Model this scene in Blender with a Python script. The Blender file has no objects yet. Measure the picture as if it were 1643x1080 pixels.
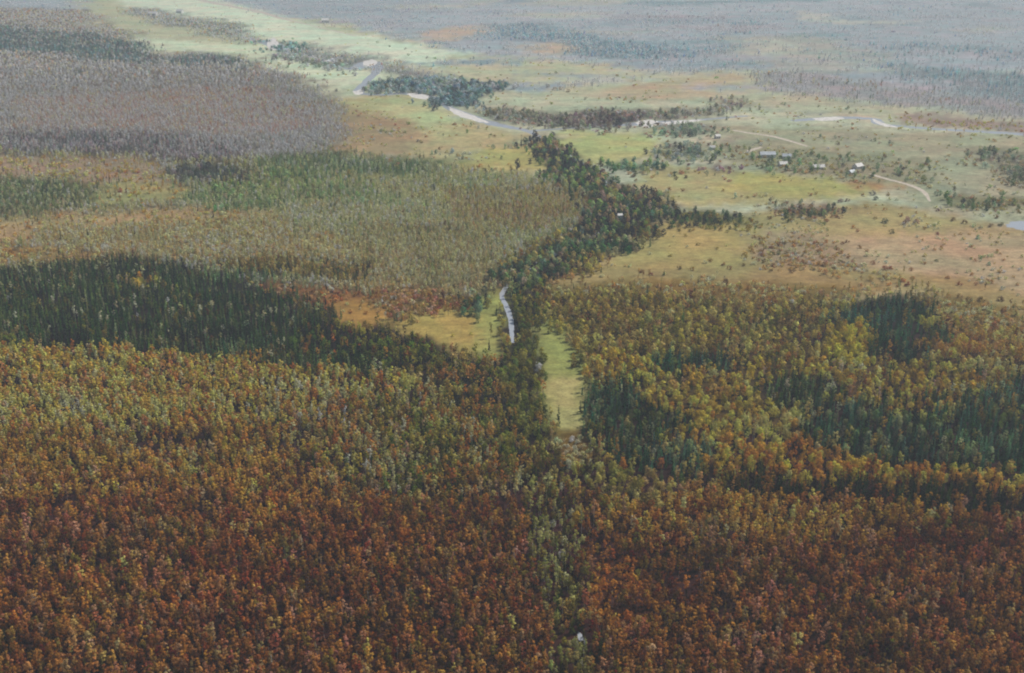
import bpy, math, random
import numpy as np
R = math.radians
C = bpy.context.scene.collection

# ------------------------------------------------------------------ camera, sky, sun
CAM_H, PITCH, F = 338.0, R(20.7), 1826.0
cam_data = bpy.data.cameras.new('camera')
cam_data.sensor_width = 36.0; cam_data.lens = 36.0 * F / 1643.0
cam_data.clip_start = 1.0; cam_data.clip_end = 60000.0
cam = bpy.data.objects.new('camera', cam_data); C.objects.link(cam)
cam.location = (0, 0, CAM_H); cam.rotation_euler = (R(90) - PITCH, 0, 0)
bpy.context.scene.camera = cam

SUN_EL, SUN_AZ = R(50), R(64)          # azimuth clockwise from +Y (the view direction): light from the right, slightly from beyond
world = bpy.data.worlds.new('World'); bpy.context.scene.world = world; world.use_nodes = True
wn = world.node_tree; wn.nodes.clear()
sky = wn.nodes.new('ShaderNodeTexSky'); sky.sky_type = 'NISHITA'; sky.sun_disc = False
sky.sun_elevation = SUN_EL; sky.sun_rotation = SUN_AZ; sky.air_density = 1.0; sky.dust_density = 1.5
bgn = wn.nodes.new('ShaderNodeBackground'); bgn.inputs['Strength'].default_value = 0.055
out = wn.nodes.new('ShaderNodeOutputWorld')
wn.links.new(sky.outputs[0], bgn.inputs[0]); wn.links.new(bgn.outputs[0], out.inputs[0])
sun_d = bpy.data.lights.new('sun', 'SUN'); sun_d.energy = 4.3; sun_d.angle = R(0.5); sun_d.color = (1.0, 0.94, 0.86)
sun = bpy.data.objects.new('sun', sun_d); C.objects.link(sun)
sdir = (math.sin(SUN_AZ) * math.cos(SUN_EL), math.cos(SUN_AZ) * math.cos(SUN_EL), math.sin(SUN_EL))
from mathutils import Vector
sun.rotation_euler = Vector(sdir).to_track_quat('Z', 'Y').to_euler(); sun.location = (600, 600, 900)
sc = bpy.context.scene
sc.view_settings.view_transform = 'Standard'; sc.view_settings.look = 'None'
sc.view_settings.gamma = 1.0; sc.view_settings.use_curve_mapping = False
sc.view_settings.exposure = 0.1
sc.render.engine = 'CYCLES'
sc.cycles.use_denoising = True
sc.cycles.max_bounces = 4; sc.cycles.diffuse_bounces = 2; sc.cycles.glossy_bounces = 1
sc.cycles.transmission_bounces = 2; sc.cycles.volume_bounces = 0; sc.cycles.transparent_max_bounces = 4
sc.cycles.pixel_filter_type = 'BLACKMAN_HARRIS'; sc.cycles.filter_width = 2.0

HAZE_D = 1.25e-4
HAZE_C = np.array([.370, .412, .452])  # what the air adds when infinitely deep (linear), taken out of the seen colours; far ones keep some haze as paint

# ------------------------------------------------------------------ photo <-> ground
CT, ST = math.cos(PITCH), math.sin(PITCH)
def ground(px, py, z=0.0):
    px = np.asarray(px, float); py = np.asarray(py, float)
    xc = (px - 821.5) / F; yc = (540 - py) / F
    t = (CAM_H - z) / (ST - yc * CT)
    return t * xc, t * (CT + yc * ST)
def project(x, y, z=0.0):
    d = y * CT - (z - CAM_H) * ST; up = y * ST + (z - CAM_H) * CT
    return 821.5 + F * x / d, 540 - F * up / d, d
def lin(c):
    c = np.asarray(c, float) / 255.0
    return np.where(c <= 0.04045, c / 12.92, ((c + 0.055) / 1.055) ** 2.4)

rng = np.random.default_rng(7)
def vnoise(x, y, scale, seed):
    x = np.asarray(x, float) / scale + seed * 17.31; y = np.asarray(y, float) / scale - seed * 9.77
    xi = np.floor(x).astype(np.int64); yi = np.floor(y).astype(np.int64); fx = x - xi; fy = y - yi
    fx = fx * fx * (3 - 2 * fx); fy = fy * fy * (3 - 2 * fy)
    def h(a, b):
        n = (a * 374761393 + b * 668265263 + seed * 1442695041) & 0x7fffffff
        n = ((n ^ (n >> 13)) * 1274126177) & 0x7fffffff
        return ((n ^ (n >> 16)) & 0xffff) / 65535.0
    return (h(xi, yi) * (1 - fx) + h(xi + 1, yi) * fx) * (1 - fy) + (h(xi, yi + 1) * (1 - fx) + h(xi + 1, yi + 1) * fx) * fy

# ------------------------------------------------------------------ zones of the land: (polygon, ground colour as seen, density, palette)
# palette rows: kind, weight, colour as seen, size.  kinds: L larch, B birch, S spruce, W willow, U shrub
RUSSET = [('L', 6, (122, 97, 56), 1), ('L', 4, (134, 107, 60), 1), ('L', 2.4, (114, 87, 60), 1), ('L', 3, (108, 99, 60), 1), ('B', 1.6, (128, 115, 80), 1), ('L', 1, (120, 99, 80), 1), ('S', .6, (71, 74, 52), .9)]
DEEPRED = [('L', 6, (103, 76, 50), 1), ('L', 3, (123, 90, 52), 1), ('L', 2.6, (99, 69, 53), 1), ('L', 3, (92, 79, 52), 1), ('B', 1.3, (107, 90, 66), 1), ('L', 1.4, (111, 84, 68), 1), ('L', 1, (80, 66, 46), 1), ('S', .6, (66, 62, 46), .9)]
GOLD = [('L', 4, (159, 123, 69), 1), ('L', 3, (150, 108, 64), 1), ('B', 3, (159, 143, 89), 1), ('L', 2, (134, 101, 77), 1), ('L', 2, (130, 119, 69), 1), ('S', .6, (74, 81, 56), .9)]
OLIVE = [('L', 4, (106, 100, 62), 1), ('B', 3, (130, 120, 84), 1), ('L', 3, (124, 92, 58), 1), ('L', 2, (82, 88, 56), 1), ('S', 1.2, (54, 66, 50), .9), ('B', 1, (142, 122, 98), 1)]
SPRUCE = [('S', 6, (64, 78, 61), 1), ('S', 4, (81, 94, 69), .9), ('S', 3, (55, 68, 59), 1.05), ('S', 1.5, (98, 102, 82), .9), ('L', 1.4, (89, 85, 63), .95), ('B', .8, (123, 122, 100), .95)]
TEAL = [('S', 6, (60, 82, 72), 1), ('S', 4, (70, 94, 76), .85), ('S', 3, (54, 68, 64), 1.05), ('L', 2.6, (88, 92, 74), .95), ('W', .8, (88, 98, 74), .75), ('L', 1, (112, 102, 68), 1)]
YELLOW = [('W', 5, (142, 124, 68), .72), ('W', 3, (148, 118, 64), .7), ('B', 2.4, (122, 114, 76), 1), ('W', 2.4, (118, 106, 68), .7), ('L', 2, (112, 92, 62), 1), ('S', 3, (62, 76, 60), 1), ('L', 1, (130, 108, 92), .9)]
OLIVEMIX = [('W', 4, (122, 114, 72), .75), ('W', 3, (108, 102, 72), .75), ('L', 3, (104, 98, 68), 1), ('B', 2, (132, 116, 82), .9), ('S', 1.6, (66, 80, 62), .9), ('L', 1.5, (114, 92, 66), 1)]
GREYGREEN = [('L', 5, (126, 130, 102), .8), ('B', 3, (146, 142, 118), .8), ('L', 2, (134, 126, 100), .8), ('S', 1.4, (98, 110, 92), .8), ('U', 2, (142, 138, 106), 1.2)]
GREYPURP = [('L', 5, (152, 146, 138), .8), ('B', 3, (160, 151, 142), .8), ('L', 2, (156, 140, 128), .8), ('S', 1.2, (112, 120, 118), .8)]
BROWNSHRUB = [('U', 5, (132, 114, 86), 1.3), ('L', 3, (120, 108, 80), .7), ('U', 3, (142, 118, 88), 1.2), ('B', 1.5, (134, 122, 98), .75), ('S', .6, (80, 88, 70), .7)]
RIVERSIDE = [('W', 5, (70, 86, 74), .85), ('W', 3, (98, 110, 84), .85), ('S', 2, (58, 74, 68), 1), ('W', 3, (106, 100, 88), .8), ('W', 1.6, (120, 114, 88), .8), ('W', 2, (54, 62, 60), .9)]
MEADOWSHRUB = [('U', 5, (136, 120, 94), .9), ('U', 3, (120, 118, 94), .9), ('U', 2, (144, 126, 104), 1.0), ('U', .7, (108, 116, 98), 1.3)]
FARWOOD = [('L', 4, (152, 164, 174), .9), ('L', 3, (146, 156, 168), .9), ('S', 1, (136, 150, 162), .9)]  # bluish grey of the distant haze put into the crown colours
FARDARK = [('S', 4, (122, 142, 154), 1), ('L', 2, (134, 148, 158), .9)]
Z = []
def zone(poly, g, dens, pal, dark=None): Z.append((poly, g, dens, pal))
LIT = (70, 56, 42)                                        # forest litter
zone([(-900,-60),(2600,-60),(2600,1400),(-900,1400)], LIT, 1.0, OLIVEMIX)
zone([(-900,100),(800,100),(800,500),(-900,540)], (108,104,86), .9, GREYGREEN)
# far plain, part of the distant haze put into ground and tree colours
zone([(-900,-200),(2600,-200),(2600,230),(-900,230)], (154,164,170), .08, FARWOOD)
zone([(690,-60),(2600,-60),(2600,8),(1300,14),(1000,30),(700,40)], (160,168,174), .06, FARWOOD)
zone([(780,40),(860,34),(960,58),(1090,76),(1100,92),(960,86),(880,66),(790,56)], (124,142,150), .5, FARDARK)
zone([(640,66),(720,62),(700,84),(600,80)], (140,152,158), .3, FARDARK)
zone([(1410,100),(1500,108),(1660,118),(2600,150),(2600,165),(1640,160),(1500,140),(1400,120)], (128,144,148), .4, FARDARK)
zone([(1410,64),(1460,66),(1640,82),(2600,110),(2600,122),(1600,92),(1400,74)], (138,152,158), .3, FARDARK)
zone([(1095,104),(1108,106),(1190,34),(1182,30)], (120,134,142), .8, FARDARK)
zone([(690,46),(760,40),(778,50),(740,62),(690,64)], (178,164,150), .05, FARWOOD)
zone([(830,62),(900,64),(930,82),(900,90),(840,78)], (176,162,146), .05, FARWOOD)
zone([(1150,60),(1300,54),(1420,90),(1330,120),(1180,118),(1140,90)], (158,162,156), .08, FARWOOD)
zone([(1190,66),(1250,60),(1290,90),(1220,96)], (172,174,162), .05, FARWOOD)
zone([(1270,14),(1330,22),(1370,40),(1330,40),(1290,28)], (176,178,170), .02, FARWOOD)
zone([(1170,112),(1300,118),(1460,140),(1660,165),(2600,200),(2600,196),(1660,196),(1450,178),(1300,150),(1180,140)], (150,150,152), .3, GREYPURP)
# upper valley meadows
zone([(150,-60),(310,-60),(330,6),(440,26),(530,30),(700,72),(790,96),(1000,104),(1180,118),(1260,150),(1460,170),(1660,190),(2600,240),(2600,420),(1100,420),(980,400),(860,300),(560,250),(540,160),(400,92),(250,82),(190,50),(120,20)], (170,174,150), .014, MEADOWSHRUB)
zone([(160,-30),(310,-10),(450,24),(560,50),(700,74),(780,92),(760,118),(620,96),(480,66),(330,36),(200,16)], (190,202,180), .008, MEADOWSHRUB)
zone([(200,58),(420,72),(560,96),(610,120),(560,146),(480,120),(400,90),(250,78)], (188,198,172), .01, MEADOWSHRUB)
zone([(180,10),(260,14),(420,50),(430,62),(330,48),(220,26)], (132,140,138), .5, GREYPURP)
zone([(270,26),(330,26),(430,56),(420,66),(340,52),(250,34)], (126,136,130), .6, GREYPURP)
zone([(450,70),(480,72),(560,90),(580,100),(560,112),(500,98),(460,88)], (126,134,132), .8, [('W',3,(124,132,130),.9)])
zone([(440,66),(480,68),(640,96),(700,120),(690,140),(620,118),(560,96),(460,80)], (130,136,134), .45, GREYPURP)
zone([(700,84),(900,96),(1180,112),(1240,150),(1100,160),(850,150),(720,120)], (174,174,148), .02, MEADOWSHRUB)
zone([(1000,134),(1160,110),(1180,140),(1100,160),(980,160)], (172,162,136), .01, MEADOWSHRUB)
zone([(1180,140),(1300,150),(1450,178),(1440,196),(1300,184),(1200,172),(1150,160)], (172,170,146), .02, MEADOWSHRUB)
zone([(1440,178),(1660,196),(2600,230),(2600,240),(1650,212),(1460,198)], (148,134,126), .2, BROWNSHRUB)
# band between the meadows
zone([(780,165),(870,180),(1000,172),(1110,178),(1180,152),(1196,154),(1180,168),(1110,190),(980,200),(860,202),(800,192),(760,174)], (122,122,112), .55, [('W',3,(108,112,106),.8),('U',3,(122,114,108),1.3),('L',1,(100,108,100),.7)])
zone([(860,184),(1010,176),(1010,196),(870,202)], (116,112,108), .8, [('W',3,(100,100,98),.8),('U',3,(112,104,102),1.3)])
zone([(870,206),(1060,212),(1070,250),(960,262),(900,240)], (166,170,118), .008, MEADOWSHRUB)
zone([(1066,228),(1120,226),(1150,240),(1140,252),(1070,250)], (112,122,110), .6, [('W',3,(94,104,98),.8),('U',3,(112,112,100),1.3)])
zone([(980,258),(1070,256),(1100,268),(1060,276),(980,272)], (110,124,106), .6, [('W',3,(86,106,98),.8),('W',2,(106,116,90),.8)])
zone([(1130,262),(1180,262),(1180,272),(1130,272)], (112,104,104), .6, [('U',3,(104,96,98),1.4)])
zone([(1050,200),(1160,196),(1160,214),(1060,214)], (122,130,120), .35, [('W',3,(100,112,104),.8),('U',3,(118,110,104),1.3)])
# village ground
zone([(1150,200),(1660,215),(2600,260),(2600,380),(1640,360),(1500,350),(1420,300),(1320,290),(1190,268),(1150,240)], (154,154,130), .06, MEADOWSHRUB)
zone([(1180,230),(1480,250),(1500,300),(1420,290),(1300,278),(1180,262)], (138,138,116), .3, [('U',3,(116,112,94),1.1),('W',1,(96,108,90),.7)])
zone([(1560,235),(1660,240),(2600,300),(2600,320),(1640,300),(1580,270)], (124,124,108), .4, [('U',3,(108,104,94),1.3),('W',1,(92,102,90),.8)])
zone([(1500,312),(1660,318),(2600,380),(2600,390),(1650,334),(1520,330)], (122,122,98), .4, [('U',3,(104,100,84),1.3),('W',1,(84,98,80),.8)])
# right hand meadows
zone([(1010,290),(1060,262),(1180,272),(1300,286),(1420,300),(1400,316),(1300,322),(1180,330),(1090,330)], (164,158,114), .02, MEADOWSHRUB)
zone([(1190,272),(1320,284),(1400,306),(1280,318),(1150,300)], (160,158,102), .008, MEADOWSHRUB)
zone([(1370,286),(1430,290),(1440,304),(1360,300)], (160,128,96), .01, MEADOWSHRUB)
zone([(940,440),(1000,370),(1080,340),(1200,345),(1400,322),(1500,345),(1640,368),(2600,400),(2600,560),(1640,500),(1500,470),(1400,480),(1200,480),(1000,470),(900,460)], (158,142,106), .05, MEADOWSHRUB)
zone([(970,430),(1010,376),(1100,356),(1200,360),(1210,420),(1200,446),(1080,440),(990,446)], (160,148,98), .012, MEADOWSHRUB)
zone([(1200,340),(1330,326),(1500,342),(1560,362),(1440,380),(1260,372),(1190,362)], (158,146,104), .12, MEADOWSHRUB)
zone([(1220,370),(1310,370),(1350,400),(1500,430),(1400,460),(1300,470),(1230,440),(1200,400)], (150,132,108), .3, [('U',5,(124,106,82),1.1),('U',3,(140,116,100),1.1),('U',2,(108,100,78),1.2)])
zone([(1360,380),(1660,376),(2600,400),(2600,560),(1640,500),(1540,470),(1420,440),(1350,400)], (168,146,116), .05, MEADOWSHRUB)
zone([(1080,336),(1120,334),(1215,346),(1200,362),(1100,364)], (104,106,78), .55, [('W',3,(70,84,70),.7),('U',3,(96,94,72),1.3)])
zone([(1260,328),(1340,326),(1340,346),(1250,346)], (120,106,92), .45, [('U',3,(108,96,84),1.4),('W',1,(84,92,78),.8)])
# left side, from far to near
zone([(-900,20),(0,10),(120,16),(200,52),(260,84),(400,92),(470,120),(540,156),(545,215),(520,246),(300,250),(0,240),(-900,260)], (122,118,114), .85, GREYPURP)
zone([(-900,44),(0,36),(150,52),(240,70),(250,88),(380,90),(400,106),(200,96),(0,80),(-900,90)], (112,122,120), .9, [('S',3,(96,110,112),.9),('L',2,(118,120,120),.8)])
zone([(130,24),(160,26),(160,44),(100,40)], (150,150,140), .2, GREYPURP)
zone([(40,150),(420,140),(520,190),(420,215),(40,205)], (136,122,116), .85, [('L',4,(150,136,128),.75),('B',2,(154,142,136),.75),('L',3,(156,132,120),.8)])
zone([(-900,206),(0,206),(300,218),(420,240),(300,252),(0,240),(-900,240)], (98,98,98), 1, [('L',3,(118,114,116),.8),('S',2,(96,102,104),.85),('B',2,(134,126,124),.8)])
zone([(540,160),(620,150),(700,168),(770,195),(850,225),(900,268),(880,282),(720,272),(640,250),(545,246)], (166,160,122), .02, MEADOWSHRUB)
zone([(600,156),(700,168),(760,196),(700,215),(620,190)], (170,176,134), .015, MEADOWSHRUB)
zone([(545,165),(600,180),(700,205),(640,250),(545,246)], (154,138,112), .10, MEADOWSHRUB)
zone([(760,240),(840,232),(890,262),(870,276),(720,268)], (168,160,106), .006, MEADOWSHRUB)
zone([(-900,246),(0,246),(270,258),(280,300),(160,292),(0,282),(-900,284)], (148,132,114), .4, BROWNSHRUB)
zone([(-900,284),(0,282),(150,290),(170,305),(140,322),(60,336),(0,344),(-900,350)], (92,100,80), .95, [('L',3,(106,112,92),.8),('S',2,(82,94,82),.8),('B',2,(128,122,104),.8)])
zone([(160,290),(300,296),(300,316),(150,326)], (148,144,104), .25, BROWNSHRUB)
zone([(270,262),(400,264),(404,282),(280,286)], (84,88,86), 1, [('S',3,(76,84,82),.85),('W',2,(92,94,92),.8)])
zone([(430,250),(560,240),(700,262),(880,284),(960,300),(1000,330),(900,372),(790,425),(770,470),(700,470),(600,450),(440,412),(300,370),(300,300),(420,290)], (132,134,98), .84, GREYGREEN)
zone([(300,292),(400,288),(470,262),(600,280),(600,318),(460,322),(380,336),(300,318)], (122,126,94), .8, [('S',3,(84,100,84),.8),('L',4,(112,122,94),.8),('W',1,(94,108,88),.7),('B',2,(134,134,110),.8)])
zone([(440,246),(560,244),(720,262),(700,280),(560,272),(450,268)], (94,106,84), .95, [('S',2,(96,110,96),.8),('L',3,(120,126,104),.8)])
zone([(700,300),(940,300),(980,330),(860,372),(720,352)], (128,122,98), .8, [('L',4,(120,116,86),.75),('B',2,(128,114,94),.75),('S',1,(88,94,76),.75)])
zone([(-900,344),(0,342),(80,334),(200,330),(440,328),(430,345),(300,350),(260,366),(100,372),(0,390),(-900,400)], (154,138,106), .3, BROWNSHRUB)
zone([(60,360),(260,352),(440,345),(560,380),(700,420),(740,480),(640,470),(440,430),(300,412),(100,404),(40,390)], (136,122,88), .8, [('L',3,(136,126,94),.72),('B',3,(148,134,108),.75),('U',3,(144,122,96),1.3),('S',.8,(96,100,82),.75)])
zone([(-900,392),(0,388),(100,396),(300,412),(0,424),(-900,430)], (140,120,88), .45, BROWNSHRUB)
zone([(560,360),(800,350),(800,420),(770,470),(700,460),(580,420)], (124,118,88), .85, [('L',4,(126,122,94),.75),('B',3,(140,128,102),.75),('S',1,(94,102,82),.8)])
zone([(380,446),(480,452),(620,468),(620,486),(500,484),(400,462)], (128,98,74), .3, [('U',3,(128,94,74),1.2),('U',1,(104,90,72),1.3)])
zone([(350,408),(470,412),(590,420),(580,446),(470,440),(360,432)], (96,92,66), .95, [('S',3,(66,76,60),.8),('L',3,(108,100,72),.78),('B',1,(128,112,82),.8)])
zone([(600,456),(700,462),(770,480),(760,500),(680,512),(610,500)], (110,96,72), .8, [('U',3,(116,98,76),1.4),('L',2,(110,98,72),.7),('U',2,(122,98,88),1.3)])
zone([(516,480),(580,480),(620,498),(612,520),(560,522),(520,500)], (156,124,74), .05, MEADOWSHRUB)
# dark spruce wood on the left
zone([(-900,440),(0,430),(120,414),(220,408),(340,430),(440,462),(520,488),(540,520),(640,540),(712,556),(690,582),(600,600),(430,585),(200,556),(0,545),(-900,560)], LIT, 1, SPRUCE)
zone([(470,510),(540,520),(640,538),(712,552),(740,600),(640,590),(480,560)], LIT, 1, [('S',4,(52,66,48),1),('L',3,(92,92,58),1),('W',1.5,(84,92,58),.8),('L',1,(112,84,56),1)])
zone([(210,446),(236,446),(236,458),(212,458)], LIT, 1, [('W',3,(146,114,62),.8)])
# yellow meadow and the green rides by the stream
zone([(604,516),(690,500),(700,494),(770,492),(790,470),(800,462),(806,500),(806,560),(770,575),(712,558),(690,545),(640,535)], (162,144,84), .004, MEADOWSHRUB)
zone([(700,500),(750,498),(762,540),(730,556),(700,540)], (172,144,84), .0, MEADOWSHRUB)
# brushy wood right of the stream
zone([(850,470),(940,446),(1080,462),(1200,476),(1330,470),(1320,520),(1180,560),(1060,600),(920,590),(900,530)], (98,88,60), .95, OLIVEMIX)
zone([(850,440),(960,430),(1200,446),(1330,440),(1460,452),(1330,480),(1180,476),(1000,462),(850,470)], (126,108,72), .45, BROWNSHRUB)
zone([(880,446),(960,424),(1080,432),(1210,424),(1330,420),(1450,434),(1540,446),(1660,470),(1660,500),(1460,462),(1330,452),(1200,452),(1000,446),(900,462)], (150,134,94), .12, BROWNSHRUB)
zone([(1480,470),(1560,476),(1640,500),(2600,560),(2600,600),(1600,540),(1520,520)], (122,104,70), .6, BROWNSHRUB)
zone([(1500,520),(1660,530),(2600,600),(2600,690),(1660,620),(1500,580)], (110,90,58), .95, [('L',3,(126,104,64),.9),('B',3,(128,106,76),.9),('W',2,(126,110,66),.8),('L',2,(108,84,66),.9)])
zone([(1180,540),(1400,560),(1500,560),(2600,690),(2600,860),(1640,800),(1300,780),(1120,760),(960,720),(930,620),(930,570),(1060,590)], (88,78,50), 1, OLIVEMIX)
zone([(960,560),(1200,570),(1400,566),(1560,590),(1660,640),(2600,700),(2600,760),(1540,650),(1380,650),(1200,700),(1020,680),(930,620)], (88,78,50), 1, YELLOW)
zone([(1050,560),(1180,566),(1170,586),(1050,592)], LIT, 1, TEAL)
zone([(1210,606),(1330,600),(1360,624),(1300,660),(1220,640)], LIT, 1, SPRUCE)
zone([(1280,640),(1390,650),(1480,668),(1560,610),(1640,600),(2600,720),(2600,820),(1640,760),(1500,750),(1380,730),(1290,700)], LIT, 1, TEAL)
zone([(1380,610),(1540,606),(1550,650),(1480,668),(1390,648)], LIT, 1, YELLOW)
zone([(930,610),(1010,600),(1030,640),(1100,670),(1130,710),(1118,770),(1000,740),(940,700)], LIT, 1, TEAL)
zone([(1120,716),(1280,706),(1400,742),(1660,758),(2600,810),(2600,840),(1640,792),(1420,780),(1130,750)], LIT, 1, [('W',4,(146,110,56),.8),('L',3,(124,92,54),1),('S',1.6,(60,66,50),1),('L',1,(102,92,62),1)])
zone([(1040,690),(1200,680),(1290,706),(1140,730)], LIT, 1, YELLOW)
zone([(1120,752),(1330,770),(1660,786),(2600,840),(2600,880),(1640,824),(1320,808),(1120,786)], LIT, 1, [('S',6,(52,60,44),1),('L',1.5,(96,76,50),1)])
zone([(1310,506),(1372,480),(1440,470),(1500,508),(1530,528),(1520,545),(1450,580),(1400,560),(1380,545),(1374,505),(1330,525)], LIT, 1, TEAL)
zone([(1330,516),(1376,500),(1382,560),(1350,575),(1320,560)], LIT, 1, [('W',4,(128,116,58),.9),('L',1,(110,96,58),1)])
# foreground
zone([(-900,560),(0,548),(200,560),(430,588),(620,604),(760,640),(830,720),(700,700),(400,690),(0,700),(-900,720)], LIT, 1, GOLD)
zone([(-900,690),(0,690),(420,680),(540,730),(560,800),(860,800),(880,860),(0,830),(-900,830)], LIT, 1, RUSSET)
zone([(520,640),(640,632),(780,650),(850,720),(830,790),(600,790),(520,740)], LIT, 1, OLIVE)
zone([(700,600),(760,570),(830,560),(870,600),(880,680),(890,760),(840,760),(780,680),(700,640)], (62,60,42), 1, [('S',1.6,(64,76,56),1),('L',3,(100,96,62),1),('W',1.6,(94,98,64),.75),('L',2.4,(120,94,62),1),('B',1,(124,110,82),1)])
zone([(-900,800),(0,800),(400,790),(860,800),(880,1000),(900,1400),(-900,1400)], LIT, 1, DEEPRED)
zone([(940,790),(1120,790),(1400,808),(1660,830),(2600,880),(2600,1400),(900,1400),(930,900)], LIT, 1, DEEPRED)
zone([(940,790),(1120,784),(1320,808),(1560,826),(1400,880),(1120,860),(960,850)], LIT, 1, RUSSET)
zone([(960,900),(1060,870),(1080,980),(1000,1010),(950,980)], (82,62,38), .7, [('L',3,(122,84,44),.9),('U',3,(120,90,50),1.2)])
# stream corridor
zone([(856,700),(955,700),(950,800),(935,900),(950,1100),(990,1400),(890,1400),(880,1000),(856,880),(846,780)], LIT, 1, [('W',1.2,(112,108,68),.6),('W',.5,(142,136,90),.55),('S',1.6,(62,68,52),1),('L',3,(88,84,56),1),('L',1.5,(106,86,56),1),('B',2,(108,108,70),.9)])
zone([(820,450),(850,450),(862,520),(862,600),(880,660),(800,640),(806,575),(809,560),(826,545),(818,500)], (70,70,48), 1, [('W',4,(92,92,60),.75),('W',3,(76,84,58),.75),('L',1,(112,100,70),.8)])
zone([(856,506),(880,508),(918,536),(922,562),(936,590),(940,640),(944,690),(948,735),(898,735),(878,660),(866,600),(858,550)], (140,146,88), .0, MEADOWSHRUB)
zone([(876,606),(926,600),(932,650),(940,690),(900,690),(884,650)], (160,152,100), .0, MEADOWSHRUB)
zone([(890,690),(940,684),(950,740),(905,745)], (106,92,58), .5, MEADOWSHRUB)
zone([(800,440),(830,436),(850,466),(820,470),(806,466)], (70,70,50), .9, RIVERSIDE)
# dark tree belt along the river
zone([(846,216),(872,218),(924,250),(980,288),(1050,308),(1084,322),(1080,342),(1004,378),(950,408),(866,444),(836,456),(806,452),(782,456),(774,470),(774,505),(754,500),(754,470),(786,434),(904,382),(958,346),(940,306),(896,284),(866,246)], (62,70,54), 1, RIVERSIDE)
zone([(772,468),(794,460),(804,480),(810,562),(792,578),(766,567)], (148,150,90), .0, MEADOWSHRUB)
zone([(600,130),(680,122),(790,130),(800,142),(740,150),(700,146),(620,148)], (92,112,112), .9, [('W',3,(98,112,116),.9),('W',2,(118,128,124),.9)])
zone([(700,146),(750,150),(752,168),(716,168)], (92,112,112), .9, [('W',3,(94,108,112),.9)])
zone([(420,62),(480,72),(480,84),(440,82)], (120,134,130), .5, [('W',3,(104,122,122),.9)])

# scrub drifts over the open valley, each a ragged patch of its own
_r = random.Random(5)
for _ in range(230):
    cx, cy = _r.uniform(430, 1660), _r.uniform(84, 330)
    base = next((q for q in reversed(Z) if (lambda P: sum(((P[i][1] > cy) != (P[(i+1) % len(P)][1] > cy)) and (cx < (P[(i+1) % len(P)][0] - P[i][0]) * (cy - P[i][1]) / (P[(i+1) % len(P)][1] - P[i][1]) + P[i][0]) for i in range(len(P))) % 2)(q[0])), None)
    if base is None or base[2] > .07 or base[2] < .0005: continue
    w, h = _r.uniform(8, 34) * (cy + 200) / 400, _r.uniform(1.5, 4.5) * (cy + 200) / 400
    g = base[1]; pol = [(cx + w * math.cos(a) * _r.uniform(.6, 1.2), cy + h * math.sin(a) * _r.uniform(.6, 1.2)) for a in [k * .7 for k in range(9)]]
    k = _r.random()
    if k < .45: zone(pol, (g[0] - 16, g[1] - 12, g[2] - 2), _r.uniform(.15, .5), [('U', 3, (126, 120, 104), 1.2), ('W', 1.4, (104, 114, 102), .6), ('U', 2, (120, 106, 92), 1.3)])
    elif k < .7: zone(pol, (g[0] + 4, g[1] - 10, g[2] - 2), .04, MEADOWSHRUB)
    else: zone(pol, (g[0] - 6, g[1] + 2, g[2] + 4), .02, MEADOWSHRUB)
def pick(cx, cy):
    for q in reversed(Z):
        P = q[0]; n = len(P); c = 0
        for i in range(n):
            (x1, y1), (x2, y2) = P[i], P[(i + 1) % n]
            if (y1 > cy) != (y2 > cy) and cx < (x2 - x1) * (cy - y1) / (y2 - y1) + x1: c ^= 1
        if c: return q
    return None
def blob(cx, cy, w, h, n=11): return [(cx + w * math.cos(k * 6.283 / n) * _r.uniform(.5, 1.25), cy + h * math.sin(k * 6.283 / n) * _r.uniform(.5, 1.25)) for k in range(n)]
# far plain: long low bands of wood, bog and pale grass, haze left in their tints
for _ in range(70):
    cx, cy = _r.uniform(560, 1680), _r.uniform(-6, 150); q = pick(cx, cy)
    if q is None or q[1][2] < 140: continue
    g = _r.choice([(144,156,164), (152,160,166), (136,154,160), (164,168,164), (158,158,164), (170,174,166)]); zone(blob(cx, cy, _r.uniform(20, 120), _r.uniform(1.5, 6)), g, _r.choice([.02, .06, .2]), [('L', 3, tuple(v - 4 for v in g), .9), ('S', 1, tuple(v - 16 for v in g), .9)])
# stands inside the woods differ a little in age, tint and closeness
for _ in range(420):
    cx, cy = _r.uniform(-60, 1700), _r.uniform(20, 1080); q = pick(cx, cy)
    if q is None or q[2] < .75 or 780 < cx < 960: continue
    f = _r.uniform(.86, 1.14); tr, tb = _r.uniform(-.04, .05), _r.uniform(-.04, .05); sc_ = (cy + 200) / 700
    pal = [(k, w * _r.uniform(.4, 1.8), (c[0] * f * (1 + tr), c[1] * f, c[2] * f * (1 + tb)), s) for k, w, c, s in q[3]]
    zone(blob(cx, cy, _r.uniform(18, 70) * sc_, _r.uniform(5, 16) * sc_), q[1], q[2] * _r.choice([1, 1, .85, .7 if cy < 500 else .9]), pal)
X0, Y0, STEP = -900, -200, 2
gx = np.arange(X0, 2600, STEP); gy = np.arange(Y0, 1400, STEP)
GX, GY = np.meshgrid(gx, gy); zmap = np.zeros(GX.shape, np.int32)
def inside(poly, x, y):
    r = np.zeros(x.shape, bool); n = len(poly)
    for i in range(n):
        x1, y1 = poly[i]; x2, y2 = poly[(i + 1) % n]
        if y1 == y2: continue
        c = ((y1 > y) != (y2 > y)) & (x < (x2 - x1) * (y - y1) / (y2 - y1) + x1); r ^= c
    return r
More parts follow.
